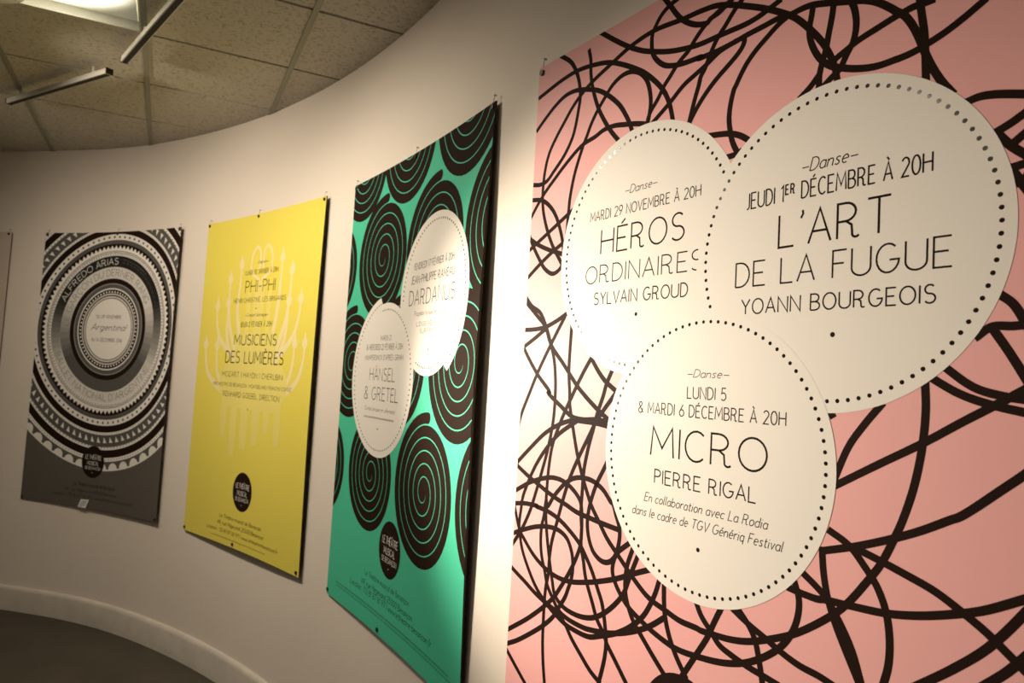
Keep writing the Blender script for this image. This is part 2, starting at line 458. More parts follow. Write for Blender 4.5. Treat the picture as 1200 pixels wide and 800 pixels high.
def inside_room(x, y, margin):
    # left of the wall curve, measured to the nearest plan point
    best = min(range(len(WPTS)), key=lambda i: (WPTS[i].x - x) ** 2 + (WPTS[i].y - y) ** 2)
    return (Vector((x, y)) - WPTS[best]).dot(WN[best]) > margin


tile_mat = bpy.data.materials.new('mineral_tile')
tile_mat.use_nodes = True
nt = tile_mat.node_tree
bs = nt.nodes['Principled BSDF']
bs.inputs['Roughness'].default_value = 0.85
bs.inputs['Specular IOR Level'].default_value = 0.15
tc = nt.nodes.new('ShaderNodeTexCoord')
no = nt.nodes.new('ShaderNodeTexNoise')
no.inputs['Scale'].default_value = 70
no.inputs['Detail'].default_value = 3
nt.links.new(tc.outputs['Object'], no.inputs['Vector'])
cr = nt.nodes.new('ShaderNodeValToRGB')
cr.color_ramp.elements[0].position = 0.36
cr.color_ramp.elements[0].color = (0.40, 0.36, 0.29, 1)
cr.color_ramp.elements[1].position = 0.47
cr.color_ramp.elements[1].color = (0.56, 0.52, 0.44, 1)
nt.links.new(no.outputs['Fac'], cr.inputs['Fac'])
nt.links.new(cr.outputs['Color'], bs.inputs['Base Color'])
bp = nt.nodes.new('ShaderNodeBump')
bp.inputs['Strength'].default_value = 0.35
bp.inputs['Distance'].default_value = 0.006
nt.links.new(no.outputs['Fac'], bp.inputs['Height'])
nt.links.new(bp.outputs['Normal'], bs.inputs['Normal'])

TROFFERS = {(-1, -1), (-1, -4), (-4, -1), (-4, -4)}          # grid cells (column, row) that hold a light fitting
bm = bmesh.new()
cells = []
for i in range(-9, 7):
    for j in range(-10, 5):
        d_, n_ = D0 + i * STEP, N0 + j * STEP
        cs = [(d_, n_), (d_ + STEP, n_), (d_ + STEP, n_ + STEP), (d_, n_ + STEP)]
        w = [gpt(a, b, CEIL) for a, b in cs]
        if not any(inside_room(x, y, -0.05) for x, y, z in w):
            continue
        if all(x < ROOM_L for x, y, z in w):
            continue
        cells.append((i, j))
        if (i, j) in TROFFERS:
            continue
        g, e = 0.005, 0.009
        ins = [(d_ + g, n_ + e), (d_ + STEP - g, n_ + e), (d_ + STEP - g, n_ + STEP - e), (d_ + g, n_ + STEP - e)]
        vs = [bm.verts.new(gpt(a, b, CEIL)) for a, b in ins]
        v2 = [bm.verts.new(gpt(a, b, CEIL + 0.015)) for a, b in ins]
        bm.faces.new(vs)
        bm.faces.new(v2[::-1])
        for k in range(4):
            bm.faces.new((vs[k], v2[k], v2[(k + 1) % 4], vs[(k + 1) % 4]))
o = bm_obj('ceiling', bm, [tile_mat])
tag(o, 'suspended ceiling of beige mineral panels', None, None, 'structure')
# soffit above the panels closes the joints
bm = bmesh.new()
for (i, j) in cells:
    if (i, j) in TROFFERS:
        continue
    d_, n_ = D0 + i * STEP, N0 + j * STEP
    for (a0, b0, a1, b1) in ((d_, n_ - 0.01, d_ + STEP, n_ + 0.01),):
        bm.faces.new([bm.verts.new(gpt(a, b, CEIL + 0.008)) for a, b in ((a0, b0), (a1, b0), (a1, b1), (a0, b1))])
    d2 = d_
    bm.faces.new([bm.verts.new(gpt(a, b, CEIL + 0.016)) for a, b in
                  ((d_, n_), (d_ + STEP, n_), (d_ + STEP, n_ + STEP), (d_, n_ + STEP))])
o = bm_obj('trim_1', bm, [M['gap']])
tag(o, 'dark joints between the ceiling panels', None, None, 'structure')
k = 2
for i in range(-9, 7):
    js = [j for (a, j) in cells if a == i]
    if not js:
        continue
    bm = bmesh.new()
    n0, n1 = N0 + min(js) * STEP, N0 + (max(js) + 1) * STEP
    d_ = D0 + i * STEP
    c = GD * d_ + GN * ((n0 + n1) / 2)
    # stop each bar at the wall face
    nn = n1
    while nn > n0 and not inside_room(*gpt(d_, nn, 0)[:2], -0.02):
        nn -= 0.02
    c = GD * d_ + GN * ((n0 + nn) / 2)
    add_box(bm, (c.x, c.y, CEIL - 0.001), (0.024, nn - n0, 0.006), Matrix.Rotation(GA, 3, 'Z'))
    o = bm_obj('trim_%d' % k, bm, [M['tbar']])
    tag(o, 'flat grid bar between two rows of ceiling panels', None, None, 'structure')
    k += 1


# ------------------------------------------------------------------ ceiling lights
def troffer(i, j, label, level=1.0):
    d_, n_ = D0 + i * STEP, N0 + j * STEP
    root = empty('ceiling_light', gpt(d_ + STEP / 2, n_ + STEP / 2, CEIL))
    inv = Matrix.Translation(-root.location)
    R = Matrix.Rotation(GA, 4, 'Z')

    def place(bm):
        bm.transform(R)
        return bm
    h = STEP / 2 - 0.012
    # pan
    bm = bmesh.new()
    lo = [bm.verts.new((sx * h, sy * h, 0)) for sx, sy in ((-1, -1), (1, -1), (1, 1), (-1, 1))]
    hi = [bm.verts.new((sx * (h - .03), sy * (h - .03), 0.075)) for sx, sy in ((-1, -1), (1, -1), (1, 1), (-1, 1))]
    for q in range(4):
        bm.faces.new((lo[q], lo[(q + 1) % 4], hi[(q + 1) % 4], hi[q]))
    bm.faces.new(hi)
    bm_obj('reflector_pan', place(bm), [M['dome']], root)
    bm = bmesh.new()
    for sx, sy, w, l in ((0, -1, 2 * h + .02, .016), (0, 1, 2 * h + .02, .016), (-1, 0, .016, 2 * h - .014), (1, 0, .016, 2 * h - .014)):
        add_box(bm, (sx * (h + .002), sy * (h + .002), -0.001), (w, l, 0.006))
    bm_obj('frame', place(bm), [M['rail']], root)
    # opal diffuser, brightest along its tubes
    dm = bpy.data.materials.new('lit_diffuser')
    dm.use_nodes = True
    t = dm.node_tree
    b = t.nodes['Principled BSDF']
    b.inputs['Base Color'].default_value = (0.8, 0.8, 0.7, 1)
    tc = t.nodes.new('ShaderNodeTexCoord')
    ln = t.nodes.new('ShaderNodeVectorMath')
    ln.operation = 'LENGTH'
    rm = t.nodes.new('ShaderNodeMapping')
    rm.inputs['Scale'].default_value = (1, 1, 0)
    t.links.new(tc.outputs['Object'], rm.inputs['Vector'])
    t.links.new(rm.outputs['Vector'], ln.inputs[0])
    mr = t.nodes.new('ShaderNodeMapRange')
    mr.interpolation_type = 'SMOOTHSTEP'
    mr.inputs['From Min'].default_value = 0.04
    mr.inputs['From Max'].default_value = 0.31
    mr.inputs['To Min'].default_value = TROFFER_EMISSION * level
    mr.inputs['To Max'].default_value = 0.10 * level
    t.links.new(ln.outputs['Value'], mr.inputs['Value'])
    t.links.new(mr.outputs['Result'], b.inputs['Emission Strength'])
    b.inputs['Emission Color'].default_value = (1.0, 0.93, 0.70, 1)
    bm = bmesh.new()
    add_box(bm, (0, 0, 0.035), (2 * h - .034, 2 * h - .034, 0.004))
    bm_obj('diffuser', place(bm), [dm], root)
    tag(root, label, 'ceiling light', 'square ceiling lights')
    return root


troffer(-1, -1, 'lit square ceiling panel light beside the end of the nearer track rail')
troffer(-1, -4, 'dim square ceiling panel light above the viewer, nearest the pink poster', 0.18)
troffer(-4, -1, 'added unseen lit square ceiling panel light left of the view, in line with the visible one')  # unseen panel, added to raise the ambient light
troffer(-4, -4, 'added unseen lit square ceiling panel light farthest from the posters')  # likewise added out of view as ambient fill


# ------------------------------------------------------------------ track rails and lamps
def rail(p0, p1, label):
    p0, p1 = Vector((*p0, 0)), Vector((*p1, 0))
    d = p1 - p0
    L = d.length
    root = empty('track_rail', ((p0 + p1) / 2).to_tuple()[:2] + (CEIL,))
    R = Matrix.Rotation(atan2(d.y, d.x), 3, 'Z').to_4x4()
    bm = bmesh.new()
    add_box(bm, (0, 0, -0.047), (L, 0.032, 0.026), bevel=0.003)
    bm.transform(R)
    bm_obj('rail_body', bm, [M['rail']], root)
    bm = bmesh.new()
    add_box(bm, (0, 0, -0.0605), (L - 0.01, 0.020, 0.003))
    bm.transform(R)
    tag(bm_obj('contact_slot', bm, [M['slot']], root), 'dark open slot')
    for s in (-1, 1):
        bm = bmesh.new()
        add_box(bm, (s * (L / 2 + 0.004), 0, -0.047), (0.008, 0.034, 0.028), bevel=0.002)
        bm.transform(R)
        tag(bm_obj('end_cap', bm, [M['slot']], root), 'dark end cap')
        bm = bmesh.new()
        add_cyl(bm, (s * L * 0.36, 0, -0.036), (s * L * 0.36, 0, 0.001), 0.008)
        bm.transform(R)
        bm_obj('hanger', bm, [M['rail']], root)
    tag(root, label, 'track rail', 'lighting track rails')
    return root


r1a = Vector((-1.80, 3.105))
r1b = r1a + (Vector((-1.30, 2.545)) - r1a).normalized() * 2.3
rail(r1a, r1b, 'white lighting track rail running past the lit ceiling panel light')
rail((-2.745, 3.715), (-1.948, 3.243), 'dark lighting track rail further back, ending over the grey poster')


def track_lamp(loc, aim, power, size, rad, label):
    """Cylindrical spotlight hung from the ceiling, turned to its poster."""
    loc, aim = Vector(loc), Vector(aim)
    root = empty('ceiling_spotlight', loc)
    d = (aim - loc).normalized()
    bm = bmesh.new()
    q = d.to_track_quat('Z', 'Y').to_matrix().to_4x4()
    prof = [(0.018, -0.115), (0.034, -0.10), (0.036, -0.02), (0.044, 0.0), (0.044, 0.025), (0.040, 0.025), (0.036, 0.002), (0.0001, 0.0)]
    seg = 28
    ks = max(1.0, rad / 0.04)
    rings = [[bm.verts.new(q @ Vector((ks * r * cos(2 * pi * k / seg), ks * r * sin(2 * pi * k / seg), z))) for k in range(seg)] for r, z in prof]
    for a, b in zip(rings, rings[1:]):
        for k in range(seg):
            bm.faces.new((a[k], a[(k + 1) % seg], b[(k + 1) % seg], b[k]))
    bm.faces.new(rings[0][::-1])
    bm_obj('lamp_head', bm, [M['rail']], root, True)
    bm = bmesh.new()
    top = CEIL - loc.z
    back = d * -0.06
    add_cyl(bm, back, (back.x, back.y, top), 0.007)
    add_box(bm, (back.x, back.y, top - 0.010), (0.05, 0.03, 0.02), bevel=0.003)
    bm_obj('stem', bm, [M['rail']], root)
    tag(root, label, 'spotlight', 'ceiling spotlights')
    l = spot('lamp_beam', loc + d * 0.034, aim, power, size, 1.0, rad)
    return root


for (loc, aim, pw, sz, rad), lb in zip(LAMPS, ('added unseen white spotlight on a long ceiling stem at eye height, turned on the pink poster',
                                          'white ceiling spotlight turned on the green poster from across the room',
                                          'white ceiling spotlight turned on the yellow poster from across the room',
                                          'white ceiling spotlight turned on the dark grey poster from across the room',
                                          'white ceiling spotlight nearest the viewer, turned on the right half of the pink poster')):
    track_lamp(loc, aim, pw, sz, rad, lb)


# round fixture at the top left corner of the view
root = empty('ceiling_fixture', (-2.0, 2.535, CEIL))
bm = bmesh.new()
seg = 40
prof = [(0.125, -0.002), (0.125, -0.03), (0.118, -0.048), (0.095, -0.062), (0.05, -0.07), (0.0005, -0.072)]
rings = [[bm.verts.new((r * cos(2 * pi * k / seg), r * sin(2 * pi * k / seg), z)) for k in range(seg)] for r, z in prof]
for a, b in zip(rings, rings[1:]):
    for k in range(seg):
        bm.faces.new((a[k], a[(k + 1) % seg], b[(k + 1) % seg], b[k]))
bm.faces.new(rings[0][::-1])
bm.faces.new(rings[-1])
bm_obj('cover', bm, [M['dome']], root, True)
bm = bmesh.new()
add_cyl(bm, (0, 0, -0.012), (0, 0, 0.002), 0.135, seg=40)
bm_obj('mounting_plate', bm, [M['rail']], root)
tag(root, 'round white ceiling fixture in the top left corner of the photo', 'ceiling fixture')


# ------------------------------------------------------------------ poster surface
class Sheet:
    H = 1.76

    def __init__(s, o, d, n, W, sag, bow, top=2.4734, lay=0.00015):
        s.lay = lay
        s.o, s.d, s.n, s.W, s.sag, s.bow, s.top = Vector(o), Vector(d), Vector(n), W, sag, bow, top

    def off(s, u, v):
        t = u / s.W
        vv = min(1, max(0, v / s.H))
        return -s.sag * 4 * t * (1 - t) + s.bow * sin(pi * vv) * max(0, t) ** 3

    def at(s, u, v, lift=0.0):
        w = s.o + s.d * u + s.n * (s.off(u, v) + lift)
        return Vector((w.x, w.y, s.top - v))


SHEETS = dict(
    grey=Sheet((-3.1509, 4.7173), (0.92112, -0.38927), (-0.38927, -0.92112), 1.2202, 0.055, 0.004, lay=0.00025),
    yellow=Sheet((-1.8049, 4.1122), (0.73758, -0.67526), (-0.67526, -0.73758), 1.2196, 0.020, 0.009),
    green=Sheet((-0.7267, 3.0906), (0.52275, -0.85249), (-0.85249, -0.52275), 1.2226, 0.018, 0.017),
    pink=Sheet((0.0318, 1.822), (0.54921, -0.83568), (-0.83568, -0.54921), 1.22, 0.0, 0.0, lay=0.00008),
)


class Print:
    """Flat ink shapes laid on a sheet: collects polygons in sheet coordinates."""

    def __init__(s, sheet, layer, clip=True):
        s.sh, s.l, s.clip = sheet, layer * sheet.lay, clip
        s.v, s.f, s.m = [], [], []
        s.stretch = None

    def poly(s, pts, mi=0):
        if s.stretch:
            cu, ku = s.stretch
            pts = [(cu + (a - cu) * ku, c) for a, c in pts]
        if s.clip:
            for axis, lo, hi in ((0, 0.0, s.sh.W), (1, 0.0, s.sh.H)):
                for sign, lim in ((1, lo), (-1, hi)):
                    out = []
                    for i in range(len(pts)):
                        a, b = pts[i - 1], pts[i]
                        da, db = sign * (a[axis] - lim), sign * (b[axis] - lim)
                        if (da >= 0) != (db >= 0):
                            t = da / (da - db)
                            out.append((a[0] + (b[0] - a[0]) * t, a[1] + (b[1] - a[1]) * t))
                        if db >= 0:
                            out.append(b)
                    pts = out
                    if len(pts) < 3:
                        return
        k = len(s.v)
        s.v += [s.sh.at(u, v, s.l) for u, v in pts]
        s.f.append(tuple(range(k, k + len(pts))))
        s.m.append(mi)

    def ribbon(s, pts, w, mi=0, closed=False, caps=False, keep=None):
        pts = [p for i, p in enumerate(pts) if i == 0 or hypot(p[0] - pts[i - 1][0], p[1] - pts[i - 1][1]) > 1e-6]
        n = len(pts)
        if n < 2:
            return
        L, R = [], []
        for i in range(n):
            a = pts[i - 1] if (i > 0 or closed) else pts[i]
            b = pts[(i + 1) % n] if (i < n - 1 or closed) else pts[i]
            c = pts[i]

            def unit(p, q):
                dx, dy = q[0] - p[0], q[1] - p[1]
                l = hypot(dx, dy) or 1
                return dx / l, dy / l
            t0 = unit(a, c) if a is not c else unit(c, b)
            t1 = unit(c, b) if b is not c else t0
            nx, ny = -(t0[1] + t1[1]), t0[0] + t1[0]
            l = hypot(nx, ny)
            if l < 0.25:
                nx, ny, k = -t0[1], t0[0], 1
            else:
                nx, ny = nx / l, ny / l
                k = min(2.2, 2 / l)
            ww = w(i / (n - 1)) if callable(w) else w
            L.append((c[0] + nx * ww / 2 * k, c[1] + ny * ww / 2 * k))
            R.append((c[0] - nx * ww / 2 * k, c[1] - ny * ww / 2 * k))
        for i in range(n if closed else n - 1):
            j = (i + 1) % n
            if keep and not keep(pts[i], pts[j]):
                continue
            s.poly([L[i], L[j], R[j], R[i]], mi)
        if caps:
            for c, q in ((pts[0], pts[1]), (pts[-1], pts[-2])):
                a0 = atan2(c[1] - q[1], c[0] - q[0])
                ww = (w(0) if callable(w) else w) / 2
                s.poly([(c[0] + ww * cos(a0 + t), c[1] + ww * sin(a0 + t)) for t in [(-90 + 15 * k) * pi / 180 for k in range(13)]], mi)

    def ring(s, c, r0, r1, mi=0, seg=144, a0=0.0, a1=2 * pi):
        for k in range(seg):
            t0, t1 = a0 + (a1 - a0) * k / seg, a0 + (a1 - a0) * (k + 1) / seg
            mm = mi(k / seg) if callable(mi) else mi
            q = [(c[0] + r * cos(t), c[1] + r * sin(t)) for r, t in ((r1, t0), (r1, t1), (r0, t1), (r0, t0))]
            s.poly(q if r0 > 1e-6 else q[:3], mm)

    def disc(s, c, r, mi=0, seg=96, rings=6):
        """r may be a function of the angle."""
        f = r if callable(r) else (lambda t: r)
        for q in range(rings):
            for k in range(seg):
                t0, t1 = 2 * pi * k / seg, 2 * pi * (k + 1) / seg
                e0, e1 = q / rings, (q + 1) / rings
                m0, m1 = f(t0 + 1e-6), f(t1 - 1e-6)
                pp = [(c[0] + m0 * e1 * cos(t0), c[1] + m0 * e1 * sin(t0)), (c[0] + m1 * e1 * cos(t1), c[1] + m1 * e1 * sin(t1))]
                if q:
                    pp += [(c[0] + m1 * e0 * cos(t1), c[1] + m1 * e0 * sin(t1)), (c[0] + m0 * e0 * cos(t0), c[1] + m0 * e0 * sin(t0))]
                else:
                    pp.append(c)
                s.poly(pp, mi)

    def dot(s, c, r, mi=0, seg=12):
        s.poly([(c[0] + r * cos(2 * pi * k / seg), c[1] + r * sin(2 * pi * k / seg)) for k in range(seg)], mi)

    def build(s, name, mats, parent):
        return mesh_obj(name, s.v, s.f, mats, s.m, parent)


def smooth_line(ctrl, sub=7):
    """Catmull-Rom through the control points (centripetal)."""
    P = [Vector(c) for c in ctrl]
    if len(P) < 3:
        return [tuple(p) for p in P]
    P = [P[0] * 2 - P[1]] + P + [P[-1] * 2 - P[-2]]
    out = []
    for i in range(1, len(P) - 2):
        p0, p1, p2, p3 = P[i - 1:i + 3]
        t0 = 0
        t1 = t0 + max(1e-4, (p1 - p0).length) ** 0.5
        t2 = t1 + max(1e-4, (p2 - p1).length) ** 0.5
        t3 = t2 + max(1e-4, (p3 - p2).length) ** 0.5
        for k in range(sub):
            t = t1 + (t2 - t1) * k / sub
            a1 = p0 * ((t1 - t) / (t1 - t0)) + p1 * ((t - t0) / (t1 - t0))
            a2 = p1 * ((t2 - t) / (t2 - t1)) + p2 * ((t - t1) / (t2 - t1))
            a3 = p2 * ((t3 - t) / (t3 - t2)) + p3 * ((t - t2) / (t3 - t2))
            b1 = a1 * ((t2 - t) / (t2 - t0)) + a2 * ((t - t0) / (t2 - t0))
            b2 = a2 * ((t3 - t) / (t3 - t1)) + a3 * ((t - t1) / (t3 - t1))
            out.append(tuple(b1 * ((t2 - t) / (t2 - t1)) + b2 * ((t - t1) / (t2 - t1))))
    out.append(tuple(P[-2]))
    return out


# ------------------------------------------------------------------ thin monoline lettering
def A_(cx, cy, rx, ry, a0, a1, n=None):
    n = n or max(4, int(abs(a1 - a0) / 18))
    return [(cx + rx * cos(radians(a0 + (a1 - a0) * k / n)), cy + ry * sin(radians(a0 + (a1 - a0) * k / n))) for k in range(n + 1)]


G = {}
G['A'] = (.60, [[(0, 0), (.30, 1), (.60, 0)], [(.11, .34), (.49, .34)]])
G['B'] = (.52, [[(0, 0), (0, 1), (.24, 1)] + A_(.24, .76, .22, .24, 90, -90) + [(0, .52)], [(.24, .52)] + A_(.25, .26, .26, .26, 90, -90) + [(0, 0)]])
G['C'] = (.58, [A_(.32, .5, .32, .5, 48, 312)])
G['D'] = (.56, [[(0, 0), (0, 1), (.18, 1)] + A_(.18, .5, .38, .5, 90, -90) + [(0, 0)]])
G['E'] = (.46, [[(.45, 1), (0, 1), (0, 0), (.47, 0)], [(0, .52), (.38, .52)]])
G['F'] = (.44, [[(.44, 1), (0, 1), (0, 0)], [(0, .52), (.36, .52)]])
G['G'] = (.66, [A_(.33, .5, .33, .5, 50, 335) + [(.65, .44), (.38, .44)]])
G['H'] = (.58, [[(0, 0), (0, 1)], [(.58, 0), (.58, 1)], [(0, .52), (.58, .52)]])
G['I'] = (.02, [[(.01, 0), (.01, 1)]])
G['J'] = (.26, [[(.25, 1), (.25, .22)] + A_(.08, .20, .17, .20, 0, -110)])
G['K'] = (.54, [[(0, 0), (0, 1)], [(.50, 1), (.02, .45)], [(.16, .60), (.54, 0)]])
G['L'] = (.44, [[(0, 1), (0, 0), (.44, 0)]])
G['M'] = (.74, [[(0, 0), (.06, 1), (.37, .28), (.68, 1), (.74, 0)]])
G['N'] = (.58, [[(0, 0), (0, 1), (.58, 0), (.58, 1)]])
G['O'] = (.70, [A_(.35, .5, .35, .5, 90, 450, 24)])
G['P'] = (.46, [[(0, 0), (0, 1), (.20, 1)] + A_(.20, .74, .26, .26, 90, -90) + [(0, .48)]])
G['Q'] = (.70, [A_(.35, .5, .35, .5, 90, 450, 24), [(.42, .22), (.68, -.06)]])
G['R'] = (.58, [[(0, 0), (0, 1), (.20, 1)] + A_(.20, .74, .26, .26, 90, -90) + [(0, .48)],
                [(.22, .48), (.36, .36), (.38, .14)] + A_(.47, .10, .09, .10, 180, 330)])
G['S'] = (.50, [A_(.25, .755, .21, .245, 38, 270, 12) + A_(.25, .26, .24, .26, 84, -145, 12)])
G['T'] = (.54, [[(0, 1), (.54, 1)], [(.27, 1), (.27, 0)]])
G['U'] = (.58, [[(0, 1), (0, .30)] + A_(.29, .29, .29, .29, 180, 360) + [(.58, 1)]])
G['V'] = (.58, [[(0, 1), (.29, 0), (.58, 1)]])
G['W'] = (.84, [[(0, 1), (.21, 0), (.42, .9), (.63, 0), (.84, 1)]])
G['X'] = (.54, [[(0, 1), (.54, 0)], [(0, 0), (.54, 1)]])
G['Y'] = (.56, [[(0, 1), (.28, .48), (.56, 1)], [(.28, .48), (.28, 0)]])
G['Z'] = (.52, [[(.02, 1), (.52, 1), (0, 0), (.52, 0)]])
G['0'] = (.52, [A_(.26, .5, .26, .5, 90, 450, 20)])
G['1'] = (.20, [[(0, .82), (.18, 1), (.18, 0)]])
G['2'] = (.50, [A_(.25, .74, .23, .26, 160, -30) + [(.02, 0), (.50, 0)]])
G['3'] = (.46, [A_(.21, .76, .21, .24, 140, -90) + A_(.21, .26, .25, .26, 90, -140)])
G['4'] = (.54, [[(.40, 0), (.40, 1), (0, .28), (.54, .28)]])
G['5'] = (.48, [[(.44, 1), (.08, 1), (.04, .54)] + A_(.21, .31, .25, .31, 125, -140)])
G['6'] = (.50, [A_(.25, .28, .25, .28, 150, 510), [(.03, .40), (.38, 1)]])
G['7'] = (.48, [[(0, 1), (.48, 1), (.16, 0)]])
G['8'] = (.50, [A_(.25, .76, .21, .24, 270, 630), A_(.25, .27, .25, .27, 90, 450)])
G['9'] = (.50, [A_(.25, .72, .25, .28, -30, 330), [(.47, .60), (.12, 0)]])
G['&'] = (.60, [[(.60, .02), (.14, .66)] + A_(.26, .80, .16, .20, 210, -20) + [(.06, .34)] + A_(.25, .25, .24, .25, 160, 330) + [(.54, .44)]])
G["'"] = (.08, [[(.07, 1.04), (.08, .92), (.02, .80)]])
G['-'] = (.30, [[(0, .46), (.30, .46)]])
G['–'] = (.50, [[(0, .36), (.50, .36)]])
G['|'] = (.02, [[(.01, -.1), (.01, 1.1)]])
G['.'] = (.05, [[(.02, 0), (.02, .06)]])
G['·'] = (.05, [[(.02, .42), (.02, .50)]])
G[','] = (.08, [[(.06, .06), (.0, -.14)]])
G[':'] = (.05, [[(.02, 0), (.02, .07)], [(.02, .5), (.02, .57)]])
G['!'] = (.05, [[(.02, 1.0), (.02, .28)], [(.02, .0), (.02, .07)]])
G['~'] = (.52, [[(0, 0), (.04, .5), (.16, .5), (.22, .0), (.30, .5), (.42, .5), (.46, 0)]])
x = .60
G['a'] = (.42, [A_(.21, .29, .21, .30, 40, 320), [(.40, x), (.40, .08), (.46, 0)]])
G['b'] = (.44, [[(0, 1), (0, 0)], A_(.22, .29, .21, .30, 150, -150)])
G['c'] = (.38, [A_(.21, .29, .21, .30, 45, 315)])
G['d'] = (.44, [A_(.21, .29, .21, .30, 40, 320), [(.41, 1), (.41, .06), (.46, 0)]])
G['e'] = (.42, [[(.02, .30), (.40, .34)] + A_(.21, .30, .20, .30, 10, 310)])
G['f'] = (.30, [[(.32, .94), (.24, 1.0), (.14, .9), (.10, 0), (.04, -.2)], [(0, x), (.26, x)]])
G['g'] = (.44, [A_(.21, .30, .21, .30, 40, 320), [(.40, x), (.38, -.1), (.24, -.26), (.04, -.20)]])
G['h'] = (.42, [[(0, 1), (0, 0)], [(0, .42), (.14, .58), (.30, .56), (.38, .42), (.38, .06), (.43, 0)]])
G['i'] = (.08, [[(.02, x), (.02, .05), (.08, 0)], [(.02, .80), (.02, .86)]])
G['j'] = (.10, [[(.08, x), (.06, -.14), (-.06, -.24)], [(.08, .80), (.08, .86)]])
G['k'] = (.40, [[(0, 1), (0, 0)], [(.36, .56), (.02, .26)], [(.12, .34), (.40, 0)]])
G['l'] = (.10, [[(.02, 1), (.02, .06), (.10, 0)]])
G['m'] = (.66, [[(0, x), (0, 0)], [(0, .42), (.12, .58), (.26, .56), (.32, .42), (.32, 0)], [(.32, .42), (.44, .58), (.58, .56), (.64, .42), (.64, 0)]])
G['n'] = (.40, [[(0, x), (0, 0)], [(0, .42), (.14, .58), (.30, .56), (.37, .42), (.37, .05), (.42, 0)]])
G['o'] = (.42, [A_(.21, .30, .21, .30, 90, 450, 16)])
G['p'] = (.42, [[(0, x), (0, -.28)], A_(.22, .30, .20, .30, 150, -150)])
G['q'] = (.42, [A_(.20, .30, .20, .30, 40, 320), [(.39, x), (.39, -.28)]])
G['r'] = (.28, [[(0, x), (0, 0)], [(0, .40), (.10, .56), (.28, .58)]])
G['s'] = (.34, [[(.32, .52), (.20, .60), (.06, .54), (.05, .42), (.28, .22), (.28, .08), (.16, 0), (.0, .08)]])
G['t'] = (.28, [[(.10, .86), (.10, .08), (.18, 0), (.28, .06)], [(0, x), (.26, x)]])
G['u'] = (.40, [[(0, x), (0, .14), (.10, .0), (.26, .02), (.38, .16)], [(.38, x), (.38, .05), (.43, 0)]])
G['v'] = (.38, [[(0, x), (.18, 0), (.38, x)]])
G['w'] = (.60, [[(0, x), (.14, 0), (.30, .5), (.44, 0), (.60, x)]])
G['x'] = (.38, [[(0, x), (.38, 0)], [(0, 0), (.38, x)]])
G['y'] = (.40, [[(0, x), (.20, .02)], [(.40, x), (.12, -.26)]])
G['z'] = (.36, [[(0, x), (.36, x), (0, 0), (.36, 0)]])
ACC = {'´': [(-.06, .10), (.10, .27)], '`': [(-.10, .27), (.06, .10)], '^': [(-.13, .10), (0, .26), (.13, .10)],
       '¸': [(.02, 0), (.06, -.12), (-.06, -.18)]}
for ch, base, acc in (('É', 'E', '´'), ('È', 'E', '`'), ('À', 'A', '`'), ('Â', 'A', '^'), ('Ç', 'C', '¸'), ('é', 'e', '´'),
                      ('è', 'e', '`'), ('â', 'a', '^'), ('ç', 'c', '¸'), ('Ä', 'A', '"')):
    w, ls = G[base]
    top = 0.0 if acc == '¸' else (1.0 if base.isupper() else 0.62)
    cx = w / 2
    if acc == '"':
        extra = [[(cx - .11, 1.14), (cx - .11, 1.22)], [(cx + .11, 1.14), (cx + .11, 1.22)]]
    else:
        extra = [[(cx + a, top + b) for a, b in ACC[acc]]]
    G[ch] = (w, ls + extra)
STYLE = {  # stroke width / cap height, letter gap, slant, word space
    'T': (0.070, 0.17, 0.0, 0.44), 'M': (0.098, 0.17, 0.0, 0.44), 'm': (0.102, 0.18, 0.0, 0.42), 't': (0.098, 0.18, 0.0, 0.42), 'i': (0.092, 0.14, 0.22, 0.34),
    's': (0.105, 0.16, 0.10, 0.34), 'x': (0.10, 0.16, 0.0, 0.3), 'b': (0.10, 0.15, 0.0, 0.3), 'L': (0.10, 0.16, 0.0, 0.3)}


def layout(txt, style):
    """-> total width and list of polylines with cap height 1 (y up)."""
    lw, gap, slant, sp = STYLE[style]
    xx, out, small = 0.0, [], False
    for ch in txt:
        if ch == '#':
            small = not small
            continue
        if ch == ' ':
            xx += sp
            continue
        w, ls = G[ch]
        k, dy = (0.58, 0.42) if small else (1.0, 0.0)
        for l in ls:
            out.append([(xx + px * k + slant * py, py * k + dy) for px, py in l])
        xx += w * k + gap
    return xx - gap, out


def write_line(pr, txt, u0, u1, v, h, style, mi=0, keep=None):
    W, ls = layout(txt, style)
    k = (u1 - u0) / W
    for l in ls:
        pr.ribbon([(u0 + a * k, v - b * h) for a, b in l], STYLE[style][0] * h, mi, keep=keep)


def write_arc(pr, txt, c, r, h, a0, a1, mi=0, style='L', inward=False):
    """Lettering set round a circle; angles in degrees, clockwise from straight up."""
    W, ls = layout(txt, style)
    for l in ls:
        q = []
        for a, b in l:
            t = radians(a0 + (a1 - a0) * a / W)
            rr = r - h * b if inward else r + h * b
            q.append((c[0] + rr * sin(t), c[1] - rr * cos(t)))
        pr.ribbon(q, STYLE[style][0] * h, mi)


